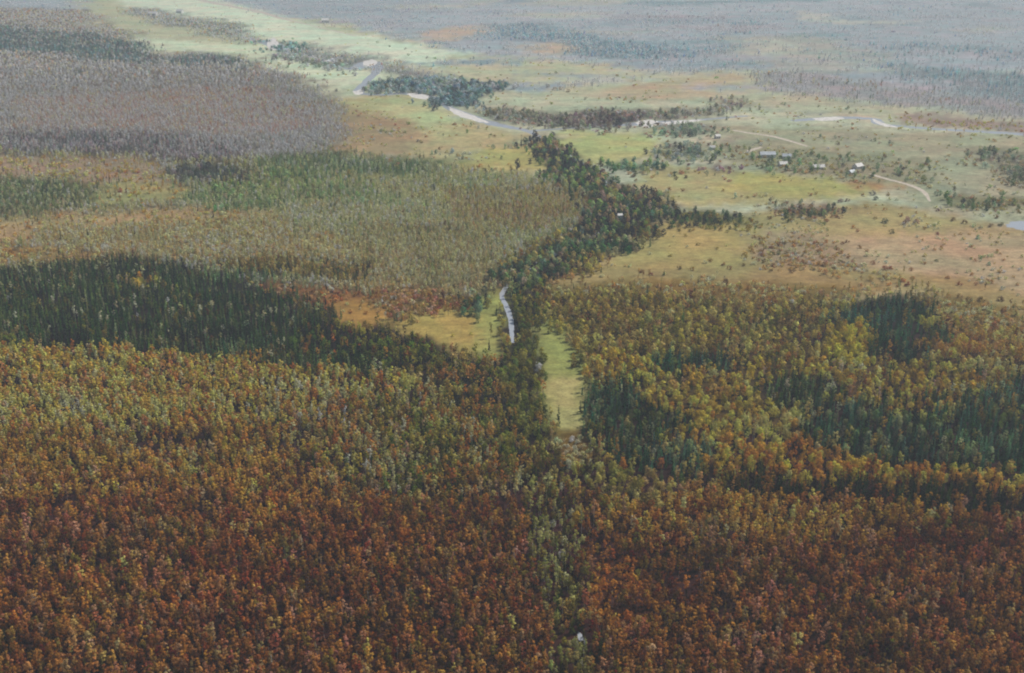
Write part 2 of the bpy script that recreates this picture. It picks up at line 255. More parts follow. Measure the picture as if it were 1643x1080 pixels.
for i, (poly, g, dn, pal) in enumerate(Z):
    xs = [p[0] for p in poly]; ys = [p[1] for p in poly]
    a, b = np.searchsorted(gx, [min(xs), max(xs) + 1]); c, d = np.searchsorted(gy, [min(ys), max(ys) + 1])
    if a >= b or c >= d: continue
    sub = inside(poly, GX[c:d, a:b], GY[c:d, a:b]); zmap[c:d, a:b][sub] = i
def warp(x, y):
    k = np.clip((y - 480) / 1300.0, .25, 1.6)
    k2 = np.clip((y - 850) / 1300.0, .06, 1.8); x = x + k2 * 60 * (vnoise(x, y, 190, 5) - .5); y = y + k2 * 40 * (vnoise(x, y, 150, 6) - .5)
    wx = x + k * (26 * (vnoise(x, y, 60, 1) - .5) + 9 * (vnoise(x, y, 17, 2) - .5)); wy = y + k * (34 * (vnoise(x, y, 60, 3) - .5) + 10 * (vnoise(x, y, 17, 4) - .5))
    return wx, wy
def zone_at(x, y, z, jit=0.0):
    wx, wy = warp(x, y)
    if np.any(jit): wx = wx + rng.normal(0, 1, x.shape) * jit; wy = wy + rng.normal(0, 1, x.shape) * jit
    px, py, d = project(wx, wy, z)
    ix = np.clip(((px - X0) / STEP).astype(int), 0, len(gx) - 1); iy = np.clip(((np.clip(py, -40, 1390) - Y0) / STEP).astype(int), 0, len(gy) - 1)
    return zmap[iy, ix], d
GAIN_LEAF, GAIN_GROUND = 3.1, .93
def surface_colour(rgb, d, gain):
    T = np.exp(-HAZE_D * np.asarray(d))[..., None]
    c = (lin(rgb) - HAZE_C * (1 - T)) / T
    c = np.maximum(c, 0.004); g = c.mean(-1, keepdims=True)
    q = .1 if gain == GAIN_LEAF else .16; c = c * (1 - q) + g * q
    return np.clip(c * gain, 0.010, 0.62)

# ------------------------------------------------------------------ materials
def new_mat(name):
    m = bpy.data.materials.new(name); m.use_nodes = True; m.node_tree.nodes.clear(); return m, m.node_tree.nodes, m.node_tree.links
def leaf_material(name, single):
    m, n, l = new_mat(name)
    if single:
        src = n.new('ShaderNodeObjectInfo'); col = src.outputs['Color']
    else:
        src = n.new('ShaderNodeAttribute'); src.attribute_type = 'INSTANCER'; src.attribute_name = 'tint'; col = src.outputs['Color']
    v = n.new('ShaderNodeAttribute'); v.attribute_type = 'GEOMETRY'; v.attribute_name = 'leafvar'
    mul = n.new('ShaderNodeVectorMath'); mul.operation = 'MULTIPLY'; l.new(col, mul.inputs[0]); l.new(v.outputs['Color'], mul.inputs[1])
    df = n.new('ShaderNodeBsdfDiffuse'); tr = n.new('ShaderNodeBsdfTranslucent'); mx = n.new('ShaderNodeMixShader'); mx.inputs[0].default_value = .3
    l.new(mul.outputs[0], df.inputs[0]); l.new(mul.outputs[0], tr.inputs[0]); l.new(df.outputs[0], mx.inputs[1]); l.new(tr.outputs[0], mx.inputs[2])
    o = n.new('ShaderNodeOutputMaterial'); l.new(mx.outputs[0], o.inputs[0]); return m
def simple(name, rgb, rough=.9, noise=None, spec=.2):
    m, n, l = new_mat(name); p = n.new('ShaderNodeBsdfPrincipled'); p.inputs['Roughness'].default_value = rough; p.inputs['Specular IOR Level'].default_value = spec
    p.inputs['Base Color'].default_value = (*rgb, 1)
    if noise:
        t = n.new('ShaderNodeTexNoise'); t.inputs['Scale'].default_value = noise; t.inputs['Detail'].default_value = 4
        g = n.new('ShaderNodeNewGeometry'); l.new(g.outputs['Position'], t.inputs['Vector'])
        r = n.new('ShaderNodeValToRGB'); r.color_ramp.elements[0].position = .3; r.color_ramp.elements[1].position = .7
        r.color_ramp.elements[0].color = (*[c * .65 for c in rgb], 1); r.color_ramp.elements[1].color = (*[min(1, c * 1.25) for c in rgb], 1)
        l.new(t.outputs['Fac'], r.inputs[0]); l.new(r.outputs[0], p.inputs['Base Color'])
    o = n.new('ShaderNodeOutputMaterial'); l.new(p.outputs[0], o.inputs[0]); return m
M_LEAF1 = leaf_material('single_foliage', True); M_LEAFN = leaf_material('mass_foliage', False)
M_BARK = simple('dark_bark', (.09, .07, .055), noise=3); M_PALE = simple('birch_bark', (.55, .53, .48), noise=2)
M_WALL = simple('white_plaster', (.74, .73, .70), noise=.6); M_ROOF = simple('pale_metal_roof', (.50, .55, .60), .5, noise=.5); M_ROOFD = simple('dark_roof', (.16, .15, .15), noise=1)
M_GLASS = simple('window_glass', (.03, .035, .04), .1, spec=.5); M_DOOR = simple('brown_door', (.16, .10, .06)); M_BRICK = simple('chimney_brick', (.30, .15, .10), noise=6)
M_GRAVEL = simple('pale_gravel', (.62, .60, .57), noise=.15); M_TRACK = simple('track_dirt', (.50, .44, .36), noise=.2)
def water_material():
    m, n, l = new_mat('river_water'); p = n.new('ShaderNodeBsdfPrincipled'); p.inputs['Base Color'].default_value = (.36, .39, .43, 1)
    p.inputs['Roughness'].default_value = .18; p.inputs['Specular IOR Level'].default_value = 1.0; p.inputs['IOR'].default_value = 1.6
    t = n.new('ShaderNodeTexNoise'); t.inputs['Scale'].default_value = .5; t.inputs['Detail'].default_value = 3; g = n.new('ShaderNodeNewGeometry'); l.new(g.outputs['Position'], t.inputs['Vector'])
    b = n.new('ShaderNodeBump'); b.inputs['Strength'].default_value = .25; b.inputs['Distance'].default_value = .3; l.new(t.outputs['Fac'], b.inputs['Height']); l.new(b.outputs[0], p.inputs['Normal'])
    o = n.new('ShaderNodeOutputMaterial'); l.new(p.outputs[0], o.inputs[0]); return m
M_WATER = water_material()
def ground_material():
    m, n, l = new_mat('land'); p = n.new('ShaderNodeBsdfPrincipled'); p.inputs['Roughness'].default_value = .95; p.inputs['Specular IOR Level'].default_value = .05
    a = n.new('ShaderNodeAttribute'); a.attribute_name = 'cover'; g = n.new('ShaderNodeNewGeometry'); prev = a.outputs['Color']
    for sx, sy, lo, hi in ((.45, .45, .76, 1.24), (.11, .15, .76, 1.24), (.03, .045, .84, 1.16), (.006, .016, .88, 1.12)):
        mp = n.new('ShaderNodeMapping'); mp.inputs['Scale'].default_value = (sx, sy, 1); l.new(g.outputs['Position'], mp.inputs['Vector'])
        t = n.new('ShaderNodeTexNoise'); t.inputs['Scale'].default_value = 1; t.inputs['Detail'].default_value = 3; l.new(mp.outputs[0], t.inputs['Vector'])
        r = n.new('ShaderNodeMapRange'); r.inputs['From Min'].default_value = .3; r.inputs['From Max'].default_value = .7; r.inputs['To Min'].default_value = lo; r.inputs['To Max'].default_value = hi
        l.new(t.outputs['Fac'], r.inputs['Value'])
        v = n.new('ShaderNodeVectorMath'); v.operation = 'SCALE'; l.new(prev, v.inputs[0]); l.new(r.outputs[0], v.inputs['Scale']); prev = v.outputs[0]
    # drifts of redder grass
    t = n.new('ShaderNodeTexNoise'); t.inputs['Scale'].default_value = .012; t.inputs['Detail'].default_value = 5; l.new(g.outputs['Position'], t.inputs['Vector'])
    r = n.new('ShaderNodeValToRGB'); r.color_ramp.elements[0].position = .38; r.color_ramp.elements[1].position = .66
    r.color_ramp.elements[0].color = (.88, 1.0, .98, 1); r.color_ramp.elements[1].color = (1.10, .97, .98, 1); l.new(t.outputs['Fac'], r.inputs[0])
    v = n.new('ShaderNodeVectorMath'); v.operation = 'MULTIPLY'; l.new(prev, v.inputs[0]); l.new(r.outputs[0], v.inputs[1]); l.new(v.outputs[0], p.inputs['Base Color'])
    o = n.new('ShaderNodeOutputMaterial'); l.new(p.outputs[0], o.inputs[0]); return m

# ------------------------------------------------------------------ mesh helpers
def mesh_from(name, V, Fc, mats, midx=None, attr=None):
    me = bpy.data.meshes.new(name); me.from_pydata([tuple(v) for v in V], [], [tuple(f) for f in Fc])
    for m in mats: me.materials.append(m)
    if midx is not None: me.polygons.foreach_set('material_index', np.asarray(midx, np.int32))
    if attr is not None:
        at = me.attributes.new('leafvar', 'FLOAT_COLOR', 'FACE'); at.data.foreach_set('color', np.asarray(attr, np.float32).ravel())
    me.update(); return me
def obj(name, me, parent=None):
    o = bpy.data.objects.new(name, me); C.objects.link(o)
    if parent is not None: o.parent = parent
    return o
def tag(o, label=None, cat=None, group=None, kind=None):
    if label: o['label'] = label
    if cat: o['category'] = cat
    if group: o['group'] = group
    if kind: o['kind'] = kind
    return o

# ------------------------------------------------------------------ ground
def build_ground():
    rows = np.concatenate([[-3000, -800, 0], np.geomspace(150, 7500, 620), [9000, 14000, 22000]])
    cols = np.linspace(-1.0, 1.0, 700)
    Yg = np.repeat(rows, len(cols)); half = np.where(Yg < 200, 900, np.minimum(Yg * .75 + 250, 20000)); half = np.where(Yg > 7600, 20000, half)
    half = np.where(Yg < 0, 20000, half)
    Xg = np.tile(cols, len(rows)) * half
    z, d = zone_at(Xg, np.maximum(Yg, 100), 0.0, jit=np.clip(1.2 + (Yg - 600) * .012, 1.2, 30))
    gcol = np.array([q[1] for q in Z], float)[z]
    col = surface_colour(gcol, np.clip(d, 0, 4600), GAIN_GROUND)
    # soften the seams a little along x
    c2 = col.reshape(len(rows), len(cols), 3); k = (np.roll(c2, 1, 1) + c2 * 2 + np.roll(c2, -1, 1)) / 4; k = (np.roll(k, 1, 0) + k * 2 + np.roll(k, -1, 0)) / 4; k[0] = c2[0]; k[-1] = c2[-1]
    nr, nc = len(rows), len(cols)
    V = np.stack([Xg, Yg, np.zeros_like(Xg)], 1).astype(np.float32)
    i = np.arange(nr - 1)[:, None] * nc + np.arange(nc - 1)[None, :]; Fq = np.stack([i, i + 1, i + nc + 1, i + nc], -1).reshape(-1, 4)
    me = bpy.data.meshes.new('ground'); me.vertices.add(len(V)); me.vertices.foreach_set('co', V.ravel())
    me.loops.add(Fq.size); me.loops.foreach_set('vertex_index', Fq.ravel().astype(np.int32)); me.polygons.add(len(Fq))
    me.polygons.foreach_set('loop_start', np.arange(0, Fq.size, 4, dtype=np.int32)); me.update(calc_edges=True)
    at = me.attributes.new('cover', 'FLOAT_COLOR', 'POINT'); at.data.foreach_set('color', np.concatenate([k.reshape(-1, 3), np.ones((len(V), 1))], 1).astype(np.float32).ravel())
    me.materials.append(ground_material()); o = obj('ground', me); tag(o, kind='structure')
build_ground()

def smooth_line(pts, n=8):
    P = np.array(pts, float); out_ = []
    for i in range(len(P) - 1):
        p0 = P[max(i - 1, 0)]; p1 = P[i]; p2 = P[i + 1]; p3 = P[min(i + 2, len(P) - 1)]
        for t in np.linspace(0, 1, n, endpoint=False):
            out_.append(.5 * ((2 * p1) + (-p0 + p2) * t + (2 * p0 - 5 * p1 + 4 * p2 - p3) * t * t + (-p0 + 3 * p1 - 3 * p2 + p3) * t ** 3))
    out_.append(P[-1]); return np.array(out_)
def strip(name, pix, widths, mat, z, seed=0, rough=.12):
    x, y = ground([p[0] for p in pix], [p[1] for p in pix]); wd = np.interp(np.linspace(0, 1, len(x)), np.linspace(0, 1, len(widths)), widths); L = smooth_line(np.stack([x, y, wd], 1))
    rr = np.random.default_rng(seed); V = []
    for i in range(len(L)):
        t = L[min(i + 1, len(L) - 1), :2] - L[max(i - 1, 0), :2]; t /= max(np.hypot(*t), 1e-6); nrm = np.array([-t[1], t[0]]); w = L[i, 2] / 2
        a = L[i, :2] + nrm * w * (1 + rr.normal(0, rough)); b = L[i, :2] - nrm * w * (1 + rr.normal(0, rough)); V += [(a[0], a[1], z), (b[0], b[1], z)]
    Fc = [(2 * i, 2 * i + 1, 2 * i + 3, 2 * i + 2) for i in range(len(L) - 1)]
    return tag(obj(name, mesh_from(name, V, Fc, [mat])), kind='structure')
def patch(name, pix, mat, z, seed=0):
    x, y = ground([p[0] for p in pix], [p[1] for p in pix]); c = np.array([x.mean(), y.mean()]); L = smooth_line(list(zip(x, y)) + [(x[0], y[0])], 5)[:-1]
    rr = np.random.default_rng(seed); V = [(c[0], c[1], z)] + [tuple(c + (p - c) * (1 + rr.normal(0, .08))) + (z,) for p in L]; n = len(L)
    return tag(obj(name, mesh_from(name, V, [(0, 1 + i, 1 + (i + 1) % n) for i in range(n)], [mat])), kind='structure')

strip('river', [(395,60),(436,71),(462,82),(510,96),(545,108),(568,110),(594,100),(606,112),(588,130),(576,148),(610,152),(650,150),(700,158),(728,176),(785,197),(812,203),(850,212),(890,236),(940,268),(985,305),(1010,335),(960,372),(890,408),(835,440),(806,470),(812,490),(819,510),(821,532),(823,550)],
      [30,44,24,16,18,34,44,18,14,26,18,28,12,26,26,12,10,8,8,8,7,6,6,4.2,4.6,4.4,4.2,2.6], M_WATER, .012, 3)
strip('river', [(928,1014),(932,1022),(935,1032),(937,1042)], [.8,3.0,2.6,.8], M_WATER, .012, 12)
strip('river', [(850,210),(940,204),(1010,200),(1040,197),(1100,194),(1150,190),(1200,186)], [12,12,22,30,14,12,8], M_WATER, .016, 4)
strip('river', [(1270,194),(1310,191),(1350,189),(1400,191),(1412,199),(1450,203),(1500,207),(1570,211),(1650,216),(1760,222)], [14,22,26,20,18,16,18,20,24,24], M_WATER, .012, 5)
patch('gravel_bar', [(428,64),(440,61),(447,70),(444,79),(432,80)], M_GRAVEL, .020, 1)
patch('gravel_bar', [(583,98),(598,96),(606,101),(596,106),(584,106)], M_GRAVEL, .020, 2)
patch('gravel_bar', [(722,172),(740,178),(765,188),(785,196),(772,196),(745,189),(726,181)], M_GRAVEL, .020, 3)
patch('gravel_bar', [(1020,196),(1040,192),(1056,196),(1050,203),(1030,204)], M_GRAVEL, .024, 4)
patch('gravel_bar', [(1050,197),(1100,193),(1130,192),(1100,197),(1060,201)], M_GRAVEL, .024, 9)
patch('gravel_bar', [(652,150),(668,149),(690,155),(688,160),(664,157)], M_GRAVEL, .020, 5)
patch('gravel_bar', [(566,147),(580,144),(582,150),(572,152)], M_GRAVEL, .020, 6)
patch('gravel_bar', [(1400,190),(1420,198),(1440,204),(1420,203),(1402,196)], M_GRAVEL, .020, 7)
patch('gravel_bar', [(1300,190),(1340,187),(1352,191),(1320,194)], M_GRAVEL, .020, 8)
patch('pond', [(1612,361),(1630,355),(1668,357),(1670,367),(1636,369)], M_WATER, .012, 9)
strip('dirt_track', [(1176,209),(1200,213),(1240,219),(1270,227),(1296,235)], [7,8,9,8,5], M_TRACK, .028, 6, .1)
strip('dirt_track', [(1196,245),(1208,240),(1222,236)], [7,9,6], M_TRACK, .028, 7, .1)
strip('road', [(1396,279),(1412,284),(1430,289),(1450,294),(1472,302),(1484,310),(1492,323)], [6,7,7,7,7,6,3], M_TRACK, .028, 8, .1)
strip('road', [(290,-8),(330,2),(380,12),(420,20),(450,29),(500,41),(572,58)], [30,30,28,24,18,9,8], M_TRACK, .028, 9, .1)

# ------------------------------------------------------------------ tree templates
def crown_arrays(kind, seed, nleaf, leaf):
    r = np.random.default_rng(seed)
    if kind == 'L': H, z0, rm, tm, ncl = 12.5, 4.5, 2.35, .58, 13
    elif kind == 'B': H, z0, rm, tm, ncl = 12.5, 5.8, 2.3, .55, 9
    elif kind == 'S': H, z0, rm, tm, ncl = 13.0, 1.0, 2.4, .0, 38
    elif kind == 'W': H, z0, rm, tm, ncl = 10.0, 1.0, 4.2, .45, 22
    else: H, z0, rm, tm, ncl = 2.6, .1, 2.4, .35, 9
    H *= r.uniform(.9, 1.1)
    cl = []
    for i in range(ncl):
        t = (i + r.random()) / ncl
        if kind == 'S': rad = rm * (1 - t) ** .8 + .15; t = t ** 1.15
        else:
            s = t if t < tm else t; rad = rm * math.sqrt(max(.03, 1 - ((s - tm) / (1.05 - tm if s > tm else tm + .25)) ** 2))
        a = r.random() * 6.283 + i * 2.4; q = (r.uniform(.35, .75) if kind != 'S' else r.uniform(.1, .6)) * rad
        lean = .3 * rm
        cl.append((math.cos(a) * q + lean * .2 * math.sin(seed), math.sin(a) * q + lean * .2 * math.cos(seed), z0 + (H - z0) * t, max(.35, rad * r.uniform(.32, .5))))
    cl = np.array(cl); w = cl[:, 3] ** 2; pick = r.choice(len(cl), nleaf, p=w / w.sum())
    g = r.normal(0, 1, (nleaf, 3)); g /= np.linalg.norm(g, axis=1)[:, None]; rr = r.random(nleaf) ** .45
    sq = np.array([1, 1, .85 if kind != 'S' else .45])
    P = cl[pick, :3] + g * sq * (cl[pick, 3] * rr)[:, None]; P[:, 2] = np.maximum(P[:, 2], .15)
    ax = np.array([0, 0, (H + z0) / 2]); outw = P - ax; outw[:, 2] *= .55; outw /= np.linalg.norm(outw, axis=1)[:, None] + 1e-6
    N = outw * .75 + g * .65 + r.normal(0, .30, (nleaf, 3)) + (0, 0, .15); N /= np.linalg.norm(N, axis=1)[:, None]
    T = np.cross(N, r.normal(0, 1, (nleaf, 3))); T /= np.linalg.norm(T, axis=1)[:, None]; Bn = np.cross(N, T)
    s = leaf * r.uniform(.6, 1.3, nleaf)[:, None]; s2 = s * r.uniform(.5, .9, nleaf)[:, None]
    if kind == 'S': s = s * 1.1; s2 = s2 * .7
    V = np.stack([P - T * s - Bn * s2 * .4, P + Bn * -s2 + T * s * .2, P + T * s + Bn * s2 * .3, P + Bn * s2 - T * s * .1], 1).reshape(-1, 3)
    Fc = np.arange(nleaf * 4).reshape(-1, 4)
    tone = r.normal(1, .10, len(cl))[pick] * r.uniform(.86, 1.14, nleaf); hue = r.normal(0, .06, nleaf)
    A = np.stack([tone * (1 + hue), tone, tone * (1 - hue), np.ones(nleaf)], 1)
    return V, Fc, A, H, z0, cl
def tube(p0, p1, r0, r1, n=5):
    p0 = np.array(p0, float); p1 = np.array(p1, float); d = p1 - p0; d /= np.linalg.norm(d); u = np.cross(d, (.3, .9, .1)); u /= np.linalg.norm(u); v = np.cross(d, u)
    V = [p + rr * (math.cos(a) * u + math.sin(a) * v) for p, rr in ((p0, r0), (p1, r1)) for a in np.arange(n) * 2 * math.pi / n]
    return V, [(i, (i + 1) % n, n + (i + 1) % n, n + i) for i in range(n)] + [tuple(range(n, 2 * n))]
def trunk_arrays(kind, H, z0, cl, seed, limbs):
    r = np.random.default_rng(seed + 99); V, Fc = [], []; tr = {'L': .17, 'B': .16, 'S': .18, 'W': .26, 'U': .08}[kind]
    pts = [np.array([0, 0, -.3])]; top = H * (.93 if kind in 'LSB' else .6)
    for k in range(1, 5): pts.append(np.array([r.normal(0, .12), r.normal(0, .12), top * k / 4]))
    for k in range(4):
        v, f = tube(pts[k], pts[k + 1], tr * (1 - k / 4.3), tr * (1 - (k + 1) / 4.3)); b = len(V); V += v; Fc += [tuple(i + b for i in q) for q in f]
    for c in cl[r.choice(len(cl), min(limbs, len(cl)), replace=False)]:
        zz = min(max(z0 * .6, c[2] - 1.6), top * .9); v, f = tube((0, 0, zz), c[:3], tr * .38, tr * .12, 4); b = len(V); V += v; Fc += [tuple(i + b for i in q) for q in f]
    return np.array(V), Fc
KIND = {'L': 'larch_tree', 'B': 'birch_tree', 'S': 'spruce_tree', 'W': 'willow_tree', 'U': 'meadow_shrub'}
NEARLEAF = {'L': (420, .30), 'B': (330, .28), 'S': (460, .34), 'W': (620, .40), 'U': (220, .26)}
FARLEAF = {'L': (110, .56), 'B': (90, .52), 'S': (130, .58), 'W': (170, .72), 'U': (60, .48)}
VFARLEAF = {'L': (34, 1.0), 'B': (30, .95), 'S': (40, 1.0), 'W': (50, 1.25), 'U': (20, .8)}
singles = {}                            # kind -> list of (trunk mesh, crown mesh) for the individual trees
mass_col = {}
for kd in 'LBSWU':
    bark = M_PALE if kd == 'B' else M_BARK; singles[kd] = []
    col = bpy.data.collections.new('source_' + KIND[kd]); mass_col[kd] = col; idx = 0
    for lod, (nl, ls), nv in ((0, NEARLEAF[kd], 5), (1, FARLEAF[kd], 4), (2, VFARLEAF[kd], 3)):
        for v in range(nv):
            sd = 1000 * (ord(kd)) + 10 * lod + v
            V, Fc, A, H, z0, cl = crown_arrays(kd, sd, nl, ls)
            limbs = (6, 2, 0)[lod]
            TV, TF = trunk_arrays(kd, H, z0, cl, sd, limbs)
            if lod == 0:
                singles[kd].append((mesh_from('trunk', TV, TF, [bark]), mesh_from('crown', V, Fc, [M_LEAF1], attr=A)))
            AV = np.concatenate([V, TV]); AF = [tuple(f) for f in Fc] + [tuple(i + len(V) for i in f) for f in TF]
            me = mesh_from('tree', AV, AF, [M_LEAFN, bark], [0] * len(Fc) + [1] * len(TF), np.concatenate([A, np.ones((len(TF), 4))]))
            o = bpy.data.objects.new('%s_source_%02d' % (KIND[kd], idx), me); col.objects.link(o); idx += 1

# ------------------------------------------------------------------ scatter the trees over the land
kinds = 'LBSWU'
pal_k, pal_w, pal_c, pal_s, start = [], [], [], [], []
MAXP = max(len(q[3]) for q in Z); nz = len(Z)
PW = np.zeros((nz, MAXP)); PC = np.zeros((nz, MAXP, 3)); PK = np.zeros((nz, MAXP), int); PS = np.ones((nz, MAXP)); DN = np.array([q[2] for q in Z])
for i, q in enumerate(Z):
    for j, (k, w, c, s) in enumerate(q[3]): PW[i, j] = w; PC[i, j] = c; PK[i, j] = kinds.index(k); PS[i, j] = s
keepout = []                            # open water and tracks: nothing grows on them
def line_keep(pix, wm):
    x, y = ground([p[0] for p in pix], [p[1] for p in pix]); L = smooth_line(np.stack([x, y], 1), 10)
    keepout.append((L, wm))
line_keep([(806,470),(812,490),(819,510),(820,535),(824,548)], 6.5)
line_keep([(1176,209),(1200,213),(1240,219),(1270,227),(1296,235)], 12)
line_keep([(1396,279),(1430,289),(1472,302),(1484,310),(1492,323)], 10)
line_keep([(722,174),(750,186),(785,197),(812,203)], 24)
line_keep([(1010,200),(1040,197),(1100,194),(1150,190)], 20)
line_keep([(568,110),(594,100)], 30); line_keep([(428,70),(446,72)], 30); line_keep([(650,152),(690,157)], 20)
line_keep([(1290,192),(1350,189),(1400,191),(1412,199),(1450,203),(1500,207),(1570,211),(1650,216)], 16)
line_keep([(290,-8),(380,12),(450,29)], 26); line_keep([(1620,362),(1660,362)], 16)
line_keep([(932,1026),(936,1038)], 4.2)
px_, py_, ds = [], [], []
bands = [(190, 760, 3.8, 0), (760, 1350, 4.1, 1), (1350, 2200, 6.2, 1), (2200, 6200, 8.2, 2)]
all_x, all_y, all_l = [], [], []
for y0, y1, s, lod in bands:
    ys = np.arange(y0, y1, s * .9); hw = y1 * .55 + 90
    xs = np.arange(-hw, hw, s); XX, YY = np.meshgrid(xs, ys); XX = XX + (np.arange(len(ys)) % 2)[:, None] * s / 2
    XX = (XX + rng.uniform(-.42, .42, XX.shape) * s).ravel(); YY = (YY + rng.uniform(-.42, .42, YY.shape) * s).ravel()
    m = np.abs(XX) < YY * .52 + 70; all_x.append(XX[m]); all_y.append(YY[m]); all_l.append(np.full(m.sum(), lod))
tx = np.concatenate(all_x); ty = np.concatenate(all_y); tl = np.concatenate(all_l); tl = np.where((tl == 2) & (ty < 2250 + 900 * rng.random(len(ty))), 1, tl)
tz, td = zone_at(tx, ty, 6.0, jit=np.clip(2.0 + (ty - 700) * .011, 2.0, 24))
clump = .55 + .9 * vnoise(tx, ty, 34, 21)                # stands thicken and thin out
dn = DN[tz]; prob = np.where(dn > .8, dn * np.where(vnoise(tx, ty, 15, 44) * vnoise(tx, ty, 47, 45) < .06, .35, .98), dn * clump * np.where(dn < .2, 2.2 * (vnoise(tx, ty, 26, 22) > .5), 1))
keep = rng.random(len(tx)) < prob
for L, wm in keepout:
    for k in range(0, len(L)):
        keep &= (tx - L[k, 0]) ** 2 + (ty - L[k, 1]) ** 2 > wm ** 2 if k % 2 == 0 else True
tx, ty, tl, tz, td = [a[keep] for a in (tx, ty, tl, tz, td)]
nf = np.stack([vnoise(tx, ty, 38, 31 + j) for j in range(MAXP)], 1)
W = PW[tz] * np.exp(2.6 * (nf - .5)); cs = np.cumsum(W, 1); u = rng.random(len(tx)) * cs[:, -1]; ji = (cs < u[:, None]).sum(1); ji = np.minimum(ji, MAXP - 1)
tk = PK[tz, ji]
# broad crowns get room: one willow per patch of ground, nothing under it
cell = (np.floor(tx / 6.6).astype(np.int64) + 5000) * 20000 + np.floor(ty / 6.2).astype(np.int64)
wcell, first = np.unique(cell[tk == 3], return_index=True); keepw = np.zeros(len(tx), bool); keepw[np.where(tk == 3)[0][first]] = True
keepw |= ~np.isin(cell, wcell) | (ty > 2200); tx, ty, tl, tz, td, tk, ji = [a[keepw] for a in (tx, ty, tl, tz, td, tk, ji)]
tcol = PC[tz, ji] * np.clip(rng.normal(1, .11, (len(tx), 1)), .7, 1.4) + rng.normal(0, 3.0, (len(tx), 3))
tcol = np.clip(tcol, 20, 230)
tsc = PS[tz, ji] * np.where((tk < 3) & (tl < 2), .87, 1.0) * np.clip(rng.normal(1, .19, len(tx)), .55, 1.6) * np.where(ty > 2200, 1.42, np.where(ty > 1350, 1.2, 1.0))
tcol_full = tcol
talb = np.clip(surface_colour(tcol, td, GAIN_LEAF) * np.interp(ty, [800, 1400, 2200, 3000, 3600], [1.0, 1.24, 1.36, 1.5, 1.9])[:, None] * np.where(tk == 4, 1.25, 1.0)[:, None], 0, np.where(tl == 2, .85, .66)[:, None])  # crowns lightened with distance, haze painted into the leaf colour
trot = rng.random(len(tx)) * 6.283; tsz = np.clip(rng.normal(1, .13, len(tx)), .7, 1.4) * np.interp(ty, [1200, 2200, 3200], [1.0, .75, .45])
print('trees', len(tx), [int((tk == i).sum()) for i in range(5)])

# single, telling trees the photograph shows: kind, x, y (of the crown), colour, scale, label
SPECIAL = [
 ('L', 199, 905, (178,172,52), 1.1, 'bright lime yellow larch alone among the dark russet trees at lower left'),
 ('W', 863, 588, (160,134,132), .85, 'pale pinkish grey willow at the edge of the green ride'),
 ('S', 896, 668, (56,66,48), 1.35, 'dark narrow spruce standing alone on the lower grassy ride'),
 ('W', 725, 240, (96,108,112), .95, 'lone grey green willow in the middle of the far left meadow'),
 ('S', 785, 552, (50,58,48), .9, 'dark pointed spruce at the near corner of the yellow meadow'),
 ('W', 876, 730, (124,122,62), .7, 'yellow green willow over the hidden stream, furthest of the pale ones'),
 ('W', 880, 768, (140,138,72), .95, 'large pale yellow willow over the hidden stream below the ride'),
 ('W', 925, 750, (142,122,56), .9, 'golden willow at the foot of the grassy ride'),
 ('W', 922, 828, (122,104,54), .95, 'dull gold rounded willow right of the hidden stream'),
 ('W', 887, 838, (150,156,92), .6, 'small mint pale willow over the hidden stream'),
 ('W', 905, 866, (146,144,84), .65, 'flat topped pale yellow willow over the hidden stream'),
 ('W', 902, 888, (140,132,100), .6, 'beige flat topped willow just below the pale yellow one'),
 ('W', 908, 925, (120,122,78), .6, 'small greyish willow over the stream at mid height of the dark gully'),
 ('W', 918, 960, (118,122,66), .6, 'yellowish willow over the stream low in the dark gully'),
 ('W', 1325, 634, (166,140,54), .85, 'bright yellow round willow left of the golden row above the teal spruces'),
 ('W', 1440, 662, (164,142,58), .85, 'bright yellow round willow among teal spruces in front of the golden row'),
 ('W', 1480, 664, (156,136,58), .8, 'yellow willow right of the bright round one among teal spruces'),
 ('W', 1520, 668, (148,136,62), .8, 'greenish yellow willow at the right end of the golden row'),
 ('W', 1620, 748, (168,118,46), .85, 'tall orange gold willow by the right edge'),
 ('W', 1530, 748, (160,116,48), .85, 'orange gold rounded willow above the dark spruce belt at right'),
 ('W', 1318, 762, (150,102,48), .8, 'orange brown willow standing out from the dark belt'),
 ('W', 1530, 850, (156,98,44), .7, 'orange willow alone in the dark brown wood at right'),
 ('W', 1000, 742, (126,92,60), .85, 'rusty rounded willow right of the stream gully'),
 ('W', 1060, 742, (116,84,62), .8, 'dull red brown willow beside the teal spruces'),
 ('W', 945, 505, (52,62,60), 1.05, 'dark blue grey willow in the brushy wood right of the stream'),
 ('W', 905, 500, (112,108,76), 1.0, 'pale olive willow left of the dark blue grey one'),
 ('W', 848, 468, (90,86,80), .95, 'grey willow at the top of the open water'),
 ('W', 925, 548, (122,106,56), 1.0, 'broad ochre willow at the right edge of the green ride'),
 ('W', 930, 575, (78,84,54), 1.0, 'dark olive willow casting its shade onto the green ride'),
 ('W', 1082, 325, (54,76,74), 1.1, 'dark teal willow at the far right tip of the river belt'),
 ('W', 762, 488, (56,64,66), 1.0, 'dark slate willow at the left edge of the yellow meadow'),
 ('W', 1385, 270, (76,92,84), .8, 'dark willow beside the white village house'),
 ('W', 1232, 262, (84,94,88), .8, 'dark willow in front of the long white village barn'),
]
